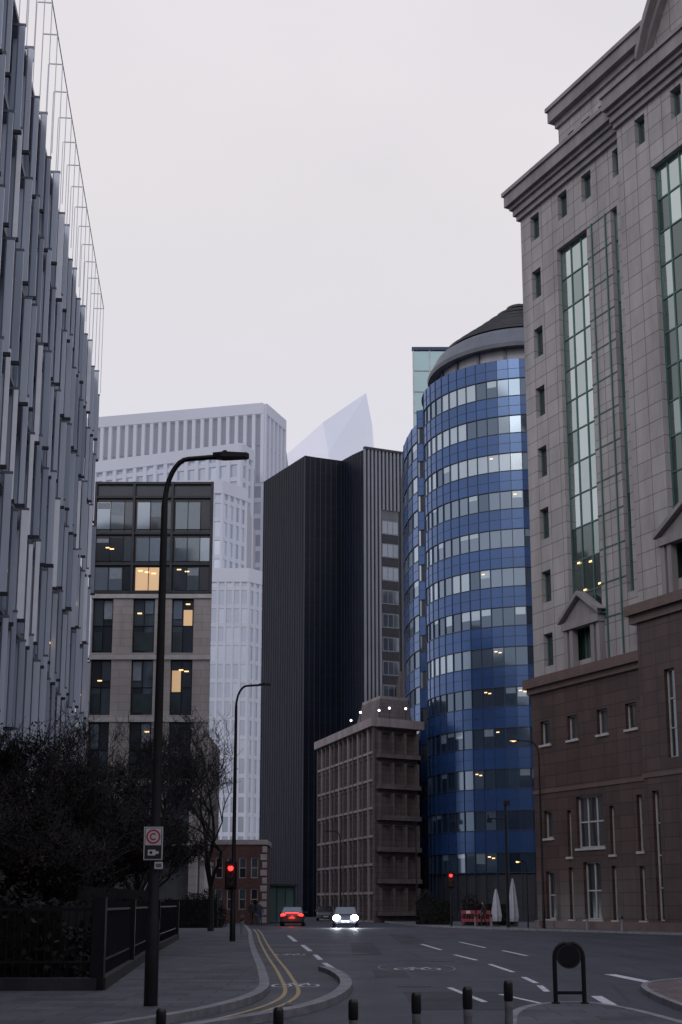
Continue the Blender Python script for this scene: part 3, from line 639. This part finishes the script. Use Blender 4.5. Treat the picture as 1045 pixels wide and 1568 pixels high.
# ------------------------------------------------------------------ street furniture
def lamp(name,loc,H,arm,base_r=.1,top_r=.05,side=1,headlen=.5,lit=False):
    ob=empty(name,loc); mb=MB()
    mb.tube([(0,0,.0),(0,0,1.3),(0,0,1.35),(0,0,H*.55),(0,0,H*.94-.3)],[base_r*1.05,base_r,base_r*.8,base_r*.66,top_r],"black_metal",12)
    z0=H*.94-.3; pts=[(0,0,z0)]
    for t in range(1,9):
        a=t/8*math.pi/2; pts.append((side*(arm*.45)*(1-math.cos(a)),0,z0+(H-z0)*math.sin(a)))
    pts.append((side*arm,0,H+.04)); mb.tube(pts,[top_r]+[top_r*.8]*9,"black_metal",8)
    mb.obj("post",ob)
    mb=MB(); x=arm
    a=[(x-.05,.06),(x+.1,.12),(x+headlen,.09),(x+headlen+.06,.03)]
    for (u0,w0),(u1,w1) in zip(a,a[1:]):
        for q,m in (([(u0,-w0,H+.10),(u1,-w1,H+.09),(u1,w1,H+.09),(u0,w0,H+.10)],"black_metal"),([(u0,w0,H+.01),(u1,w1,H+.02),(u1,-w1,H+.02),(u0,-w0,H+.01)],"warm_lamp" if lit and u0>x else "black_metal"),
          ([(u0,-w0,H+.01),(u1,-w1,H+.02),(u1,-w1,H+.09),(u0,-w0,H+.10)],"black_metal"),([(u0,w0,H+.10),(u1,w1,H+.09),(u1,w1,H+.02),(u0,w0,H+.01)],"black_metal")):
            mb.face([(side*p[0],p[1],p[2]) for p in q],m)
    mb.tube([(side*(x+.15),0,H+.1),(side*(x+.15),0,H+.15)],.035,"black_metal",8)
    if lit: mb.ball((side*(x+.3),0,H),.09,"warm_lamp",(1.3,.8,.6),10,6)
    mb.obj("lantern",ob); return ob
l1=lamp("street_lamp",(-2.97,21.1,.12),8.95,.85,.105,.055)
plain("sign_white",(.58,.58,.61),.5,0,.08,3); plain("sign_red",(.42,.03,.05),.5,0,.05,3); plain("sign_black",(.02,.02,.02),.5,0,.1,3)
mb=MB(); f=Fr((0,-.13),(1,0)) # congestion sign plate, local to the lamp
mb.box(f,-.16,.14,-.01,.01,2.24,2.76,"sign_white"); mb.box(f,-.145,.125,.011,.013,2.255,2.745,"sign_black"); mb.box(f,-.135,.115,.014,.016,2.47,2.735,"sign_white")
mb.box(f,-.135,.115,.014,.016,2.265,2.44,"sign_black")
def arcs(cx,cz,r0,r1,a0,a1,m,d):
    n=20
    for i in range(n):
        a=a0+(a1-a0)*i/n;b=a0+(a1-a0)*(i+1)/n
        mb.face([f.p(cx+r0*math.cos(a),d,cz+r0*math.sin(a)),f.p(cx+r0*math.cos(b),d,cz+r0*math.sin(b)),f.p(cx+r1*math.cos(b),d,cz+r1*math.sin(b)),f.p(cx+r1*math.cos(a),d,cz+r1*math.sin(a))],m)
arcs(-.01,2.605,.088,.115,0,2*math.pi,"sign_red",.019); arcs(-.01,2.605,.035,.058,.7,2*math.pi-.7,"sign_red",.019)
mb.box(f,-.09,.03,.017,.02,2.31,2.40,"sign_white"); mb.box(f,.03,.08,.017,.02,2.335,2.375,"sign_white"); arcs(-.04,2.355,0,.025,0,6.283,"sign_black",.022)
mb.box(f,.02,.15,-.01,.01,2.10,2.21,"sign_white"); mb.box(f,.04,.13,.011,.013,2.125,2.185,"mid_grey")
for z in (2.34,2.66): mb.box(f,-.11,.11,-.24,-.011,z,z+.03,"black_metal")
mb.obj("congestion_zone_sign",l1)
l2=lamp("street_lamp",(-4.62,57,.12),11.0,1.05,.12,.06,headlen=.4)
def tlight(mb,x,y,z,red=True):
    f=Fr((x,y),(1,0)); mb.box(f,-.17,.17,-.12,.12,z-.5,z+.5,"black_metal"); mb.box(f,-.26,.26,-.14,-.125,z-.6,z+.6,"black_metal")
    for i,dz in enumerate((.3,0,-.3)):
        mb.disc((x,y-.125,z+dz),(0,1,0),.11,"red_lamp" if (i==0 and red) else "sign_black",16,.02)
        if i==0 and red: mb.ball((x,y-.14,z+dz),.1,"red_lamp",(1,.4,1))
        mb.tube([(x,y-.13,z+dz+.13),(x,y-.3,z+dz+.12)],[.06,.05],"black_metal",6)
def glow(name,loc,col,e,par=None,r=.1):
    l=bpy.data.lights.new(name,'POINT'); l.energy=e; l.color=col; l.shadow_soft_size=r; o=bpy.data.objects.new(name,l); scene.collection.objects.link(o); o.location=loc
    if par: o.parent=par
mb=MB(); tlight(mb,-.1,-.2,2.75); mb.obj("signal_head",l2); glow("signal_glow",(-.1,-.6,3.05),(1,.05,.03),6,l2)
lamp("street_lamp",(13.05,86,.12),12.1,1.35,.1,.05,side=-1,headlen=.5,lit=True)
ob=empty("traffic_light",(7.8,94.5,0)); mb=MB(); mb.tube([(0,0,.1),(0,0,3.2)],.06,"black_metal"); tlight(mb,0,-.1,3.35); mb.obj("signal",ob); glow("signal_glow",(0,-.6,3.65),(1,.05,.03),10,ob)
ob=empty("camera_pole",(11.26,90,0)); mb=MB(); mb.tube([(0,0,.1),(0,0,8.4)],[.12,.08],"black_metal",10); mb.tube([(0,0,7.4),(-1.2,0,7.4)],.04,"black_metal",6)
mb.box(W,-1.3,-.95,-.1,.1,7.1,7.35,"black_metal"); mb.box(W,-.15,.3,-.2,.2,8.3,8.6,"black_metal"); mb.tube([(-1.2,0,7.4),(-1.2,0,7.65)],.05,"black_metal",6); mb.obj("pole",ob)
lamp("street_lamp",(12.4,88.6,.12),4.3,.3,.05,.04,side=-1,headlen=.25,lit=True)
lamp("street_lamp",(-.05,118,.0),8,1.0,.08,.05,side=-1,headlen=.4); lamp("street_lamp",(5.9,104,.12),7.5,.8,.08,.05,side=-1,headlen=.4)
ob=empty("island_hoop_sign",(3.66,21.6,.12)); mb=MB()
pts=[(-.23,0,0),(-.23,0,.72)]+[(-.23*math.cos(a),0,.72+.23*math.sin(a)) for a in [math.pi*i/10 for i in range(1,10)]]+[(.23,0,.72),(.23,0,0)]
mb.tube(pts,.036,"black_metal",10); mb.disc((0,0,.74),(0,1,0),.2,"sign_black",28,.05); mb.disc((0,-.03,.74),(0,1,0),.165,"black_metal",28,.02)
mb.box(W,-.2,.2,-.015,.015,.14,.19,"black_metal")
for x in (-.23,.23): mb.disc((x,0,.01),(0,0,1),.07,"black_metal",12,.02)
mb.obj("hoop",ob)
plain("bollard_black",(.015,.015,.017),.4,0,.3,6); plain("bollard_grey",(.15,.15,.17),.5,0,.3,8)
def bollard(x,y,h=.86,r=.04):
    ob=empty("bollard",(x,y,0)); mb=MB()
    mb.tube([(0,0,0),(0,0,.08),(0,0,.09),(0,0,h*.72)],[r*1.6,r*1.6,r,r],"bollard_grey",14)
    mb.tube([(0,0,h*.72),(0,0,h*.78)],r*1.02,"kerb_stone",14)
    mb.tube([(0,0,h*.78),(0,0,h*.80),(0,0,h*.96),(0,0,h*.99),(0,0,h)],[r,r*1.15,r*1.15,r*.9,r*.3],"bollard_black",14); mb.obj("post",ob)
bollard(-.545,11.8,.80); bollard(.11,12.2,.84); bollard(.69,12.4,.89); bollard(1.16,12.4,.94); bollard(1.66,13.4,.94); bollard(-1.62,12.2,.76)
for x,y in ((-5.2,70),(-5.5,75),(-5.9,80),(-6.3,85),(9.4,93.5),(10.3,91.5),(15,81.5),(16.5,78.5)): bollard(x,y,1.0,.07)
plain("canvas",(.42,.43,.49),.8,0,.15,3); plain("barrier_red",(.33,.05,.07),.5,0,.2,3)
for x,y,h in ((12.0,93.0,3.3),(11.0,94.5,2.6)):
    ob=empty("closed_parasol",(x,y,.12)); mb=MB(); mb.tube([(0,0,0),(0,0,h+.1)],.03,"black_metal",6)
    n=12; pr=[(.35,.35),(.42,.7),(.33,h*.5),(.2,h*.8),(.05,h)]
    for (r0,z0),(r1,z1) in zip(pr,pr[1:]):
        for i in range(n):
            a=2*math.pi*i/n;b=2*math.pi*(i+1)/n; k0=1 if i%2 else .7; k1=.7 if i%2 else 1
            mb.face([(r0*k0*math.cos(a),r0*k0*math.sin(a),z0),(r0*k1*math.cos(b),r0*k1*math.sin(b),z0),(r1*k1*math.cos(b),r1*k1*math.sin(b),z1),(r1*k0*math.cos(a),r1*k0*math.sin(a),z1)],"canvas")
    mb.disc((0,0,.05),(0,0,1),.3,"dark_grey",16,.1); mb.obj("canopy",ob)
for x in (9.1,10.2):
    ob=empty("road_barrier",(x,95.5,.12)); mb=MB()
    mb.box(W,-.5,.5,-.03,.03,.85,1.1,"barrier_red"); mb.box(W,-.5,.5,-.03,.03,.3,.5,"barrier_red"); mb.box(W,-.15,.15,.031,.035,.87,1.08,"sign_white")
    for u in (-.45,.45): mb.box(W,u-.03,u+.03,-.2,.2,0,.05,"black_metal"); mb.box(W,u-.025,u+.025,-.025,.025,.05,1.1,"barrier_red")
    for i in range(7): mb.box(W,-.36+i*.12,-.34+i*.12,-.01,.01,.5,.85,"barrier_red")
    mb.obj("panel",ob)
ob=empty("iron_railing_fence"); mb=MB(); rl=[(-7.4,60),(-6.35,46),(-5.2,33),(-4.5,24.9),(-12,24.6)]
plain("plinth",(.035,.034,.037),.85,0,.3,2)
for a,b in zip(rl,rl[1:]):
    f=wall(a,b)
    mb.box(f,0,f.L,-.15,.15,.12,.34,"plinth"); mb.box(f,0,f.L,-.02,.02,1.55,1.6,"black_metal"); mb.box(f,0,f.L,-.02,.02,.6,.64,"black_metal")
    n=int(f.L/.14)
    for i in range(n): x=i*f.L/n; mb.tube([f.p(x,0,.34),f.p(x,0,1.75)],[.012,.008],"black_metal",4,False)
    mb.box(f,-.12,.12,-.12,.12,.12,1.8,"black_metal")
mb.obj("railings",ob)
# ------------------------------------------------------------------ trees and shrubs
plain("bark",(.030,.026,.028),.9,0,.3,6,det=0)
for nme,c in (("leaf_a",(.022,.020,.018)),("leaf_b",(.034,.028,.024)),("leaf_c",(.013,.014,.014)),("leaf_d",(.050,.030,.028))): plain(nme,c,.8,0,.3,3,spec=.15,det=0)
def tree(name,base,H,spread,seed,leaves=0,depth=5,trunk=.14,lsize=.09,low=.3,nb0=3,stems=1,twig=0):
    rr=random.Random(seed); mb=MB(); tips=[]
    def br(p,d,l,r,k):
        q=p; pts=[p]; dd=d.copy()
        for i in range(3):
            dd=(dd+Vector((rr.uniform(-.2,.2),rr.uniform(-.2,.2),rr.uniform(-.06,.12)))).normalized(); q=q+dd*l/3; pts.append(q)
        mb.tube(pts,[r,r*.85,r*.72,r*.6],"bark",6 if k>=depth-1 else 3,False)
        if k<=2: tips.extend(pts[1:])
        if k==0: return
        for i in range(rr.choice([2,3,3]) if k<depth else nb0+1):
            ax=Vector((rr.uniform(-1,1),rr.uniform(-1,1),rr.uniform(-.3,.5))).normalized()
            nd=(dd*1.0+ax*rr.uniform(.45,.95)*spread).normalized(); br(pts[rr.choice([2,3,3])],nd,l*rr.uniform(.6,.85),r*.58,k-1)
    for s_ in range(stems):
        b=Vector((rr.uniform(-.6,.6),rr.uniform(-.6,.6),0))*(1 if stems>1 else 0)
        br(b,Vector((rr.uniform(-.25,.25)*(stems>1),rr.uniform(-.2,.2),1)).normalized(),H*low,trunk,depth)
    mx=max(v[2] for v in mb.v); k=H/mx
    tp=[t for t in tips]
    for _ in range(twig):
        t=rr.choice(tp); d=Vector((rr.gauss(0,.5),rr.gauss(0,.5),rr.uniform(.1,1))).normalized()*rr.uniform(.25,.7); s=Vector((rr.uniform(-.1,.1),rr.uniform(-.1,.1),0))
        mb.tube([t,t+d*.5+s,t+d],[.009,.007,.004],"bark",3,False)
    mb.v=[(v[0]*k,v[1]*k,v[2]*k) for v in mb.v]
    ob=empty(name,base); mb.obj("branches",ob)
    if leaves:
        ml=MB(); tp=[t*k for t in tips]; dens={}
        for _ in range(leaves):
            t=rr.choice(tp)
            key=(int(t.x*1.5),int(t.y*1.5),int(t.z*1.5))
            if key not in dens: dens[key]=(rr.random(),rr.choice(["leaf_a","leaf_b","leaf_c","leaf_d"]))
            if dens[key][0]<.25: continue
            c=t+Vector((rr.gauss(0,.14),rr.gauss(0,.14),rr.gauss(0,.12)))
            a=Vector((rr.uniform(-1,1),rr.uniform(-1,1),rr.uniform(-1,1))).normalized()*lsize*rr.uniform(.5,1.3); b=a.cross(Vector((rr.uniform(-1,1),rr.uniform(-1,1),rr.uniform(-1,1)))).normalized()*lsize*.5
            ml.face([c-a,c+b,c+a,c-b],dens[key][1] if rr.random()<.7 else "leaf_c")
        ml.obj("leaves",ob)
tree("shrub_tree",(-9.0,36,.1),6.5,1.0,1,12000,5,.12,.055,.28,stems=3,twig=2500)
tree("shrub_tree",(-7.6,38,.1),5.6,1.0,2,12000,5,.10,.055,.28,stems=3,twig=2500)
tree("shrub_tree",(-6.6,31,.1),3.9,1.1,3,12000,5,.08,.05,.28,stems=3,twig=2000)
tree("shrub_tree",(-7.8,29,.1),4.6,1.1,4,12000,5,.08,.05,.28,stems=3,twig=2000)
tree("shrub_tree",(-7.2,45,.1),4.8,1.0,9,10000,5,.08,.055,.28,stems=3,twig=2000)
tree("bare_tree",(-9.4,60,.1),9.3,1.0,5,0,6,.13,low=.22,twig=1500)
tree("bare_tree",(-11.8,66,.1),11.0,1.0,6,0,6,.14,low=.22,twig=1500)
tree("bare_tree",(-7.6,78,.1),13.0,.9,7,0,6,.15,low=.22,twig=1200)
def hedge(name,x0,x1,y0,y1,h,n,seed):
    rr=random.Random(seed); ob=empty(name); mb=MB(); mb.box(W,x0+.3,x1-.3,-y1+.3,-y0-.3,.1,h*.75,"leaf_c")
    for _ in range(n):
        x=rr.uniform(x0,x1); hh=h*(.8+.2*math.sin(x*1.7+seed)+.1*math.sin(x*4.1))
        c=Vector((x,rr.uniform(y0,y1),rr.uniform(.15,hh))); l=.09
        a=Vector((rr.uniform(-1,1),rr.uniform(-1,1),rr.uniform(-1,1))).normalized()*l; b=a.cross(Vector((rr.uniform(-1,1),rr.uniform(-1,1),1))).normalized()*l*.6
        mb.face([c-a,c+b,c+a,c-b],rr.choice(["leaf_a","leaf_b","leaf_c","leaf_c"]))
    mb.obj("foliage",ob)
hedge("hedge",-12,-5.1,25.5,31,2.2,12000,1); hedge("hedge",-13,-6.0,31.5,45,2.8,12000,2)
hedge("hedge",5.8,8.6,102,105,2.6,3000,3); hedge("hedge",9,13,97.5,100,2.2,3000,4); hedge("hedge",-12,-7.9,88,93,2.6,3500,5)
# ------------------------------------------------------------------ vehicles
plain("car_paint_dark",(.015,.018,.028),.25,.2,.1,1,spec=.7); plain("car_paint_grey",(.05,.05,.055),.3,.3,.1,1,spec=.7); plain("car_paint_silver",(.12,.125,.14),.35,.2,.05,1); plain("tyre",(.012,.012,.012),.85,0,.2,9); glass("car_glass",(.01,.012,.015),(.8,.85,.9),.10,.04)
plain("tail_red",(.25,.01,.01),.3,0,.1,3)
def car(name,loc,rot,paint,front=True,hs=1.0,lights=True):
    ob=empty(name,loc); ob.rotation_euler[2]=rot; mb=MB()
    st=[(-2.15,.35,.78,.78),(-2.05,.25,.95,.86),(-1.5,.22,.98,.91),(0,.22,.95,.91),(1.0,.22,.93,.91),(1.9,.24,.78,.87),(2.15,.3,.62,.76)]
    def ringp(s_): x,a,b,hw=s_; return [(x,-hw,a+.1),(x,-hw*1.0,b-.12),(x,-hw*.94,b),(x,hw*.94,b),(x,hw,b-.12),(x,hw,a+.1),(x,hw*.9,a),(x,-hw*.9,a)]
    rs=[ringp(s_) for s_ in st]
    for r0,r1 in zip(rs,rs[1:]):
        for i in range(8): j=(i+1)%8; mb.face([r0[i],r0[j],r1[j],r1[i]],paint,None,True)
    mb.face(rs[0],paint); mb.face(rs[-1][::-1],paint)
    c0=[(-1.75,.80,.97),(-1.0,.66,1.42*hs),(.25,.66,1.44*hs),(1.1,.80,.94)]
    for i,((x0,w0,z0),(x1,w1,z1)) in enumerate(zip(c0,c0[1:])):
        mb.face([(x0,-w0,z0),(x1,-w1,z1),(x1,w1,z1),(x0,w0,z0)],paint if i==1 else "car_glass")
    for s_ in (-1,1):
        mb.face([(-1.75,s_*.8,.97),(-1.0,s_*.66,1.42*hs),(.25,s_*.66,1.44*hs),(1.1,s_*.8,.94)],"car_glass")
        mb.tube([(-1.75,s_*.81,.97),(-1.0,s_*.67,1.42*hs),(.25,s_*.67,1.44*hs),(1.1,s_*.81,.95)],.035,paint,6)
        mb.tube([(-.3,s_*.83,.95),(-.3,s_*.675,1.42*hs)],.03,paint,6)
        mb.ball((.85,s_*1.0,1.0),.11,paint,(.7,1,.7),8,6)
        for x in (-1.32,1.35):
            mb.disc((x,s_*.82,.33),(0,1,0),.33,"tyre",24,.22); mb.disc((x,s_*.94,.33),(0,1,0),.2,"light_metal",12,.02)
        if lights: mb.ball((2.05,s_*.62,.68),.25,"head_lamp" if front else "white_band",(.5,1.1,.9),12,10)
        mb.ball((-2.08,s_*.66,.82),.17,"red_lamp" if not front else "tail_red",(.5,1.3,.8),10,8)
    if not front: mb.box(W,-2.13,-2.10,-.5,.5,.95,1.0,"red_lamp")
    mb.box(W,2.14,2.18,-.45,.45,.38,.55,"sign_black"); mb.box(W,-2.19,-2.14,-.26,.26,.55,.67,"paint_yellow"); mb.box(W,2.17,2.2,-.26,.26,.40,.5,"sign_white")
    mb.obj("body",ob)
    if lights and front:
        for s_ in (-1,1): glow("headlight_beam",(2.7,s_*.62,.62),(.85,.92,1),160,ob)
    if not front: glow("tail_glow",(-2.7,0,.8),(1,.05,.03),25,ob)
    return ob
car("car",(.32,97,.004),-math.pi/2,"car_paint_dark",True)
car("car",(-3.75,104,.004),math.pi/2,"car_paint_grey",False)
car("parked_car",(-1.5,134,.004),-math.pi/2,"car_paint_silver",True,lights=False)
# ------------------------------------------------------------------ pedestrians
plain("coat_dark",(.025,.025,.03),.9,0,.2,5); plain("coat_blue",(.04,.05,.09),.9,0,.2,5); plain("skin",(.35,.22,.17),.6,0,.1,5); plain("hair",(.02,.015,.01),.8,0,.1,5)
def person(loc,rot,h=1.72,coat="coat_dark",seed=0):
    ob=empty("pedestrian",loc); ob.rotation_euler[2]=rot; k=h/1.75; s_=.18+.05*(seed%3)
    V=[(0,0,.95),(0,.0,1.2),(0,.0,1.42),(0,.01,1.52),(.09,0,.9),(.10,s_,.5),(.10,s_*.9,.08),(.10,s_*.9+.14,.04),(-.09,0,.9),(-.10,-s_*.3,.5),(-.10,-s_*1.5,.1),(-.10,-s_*1.4+.12,.04),(.19,0,1.4),(.24,-.1,1.12),(.22,-.02,.86),(-.19,0,1.4),(-.24,.08,1.12),(-.22,.16,.88)]
    E=[(0,1),(1,2),(2,3),(0,4),(4,5),(5,6),(6,7),(0,8),(8,9),(9,10),(10,11),(2,12),(12,13),(13,14),(2,15),(15,16),(16,17)]
    rad=[.15,.15,.13,.06,.10,.065,.045,.04,.10,.065,.045,.04,.075,.055,.035,.075,.055,.035]
    me=bpy.data.meshes.new("body"); me.from_pydata([tuple(c*k for c in v) for v in V],E,[]); o=bpy.data.objects.new("body",me); scene.collection.objects.link(o); o.parent=ob
    me.materials.append(MATS[coat]); o.modifiers.new("skin",'SKIN')
    for i,r in enumerate(rad): me.skin_vertices[0].data[i].radius=(r*k,r*k*.85)
    me.skin_vertices[0].data[0].use_root=True; o.modifiers.new("sub",'SUBSURF').levels=1
    mb=MB(); mb.ball((0,.03*k,1.63*k),.105*k,"skin",(.82,.95,1.12),12,10); mb.ball((0,-.005,1.67*k),.11*k,"hair",(.86,.95,1.0),12,8); mb.ball((0,.13*k,1.62*k),.02,"skin",(.8,1,1.2),6,5)
    for x in (-1,1): mb.ball((.22*x,(-.02 if x>0 else .16),.82*k),.045,"skin",(.6,.7,1.2),8,6)
    mb.obj("head_and_hands",ob)
person((-6.1,98,.12),0,1.75,"coat_dark",0); person((-5.6,92,.12),math.pi,1.68,"coat_blue",1); person((-6.6,99,.12),.3,1.8,"coat_dark",2); person((9.9,92.5,.12),1.2,1.7,"coat_dark",1)
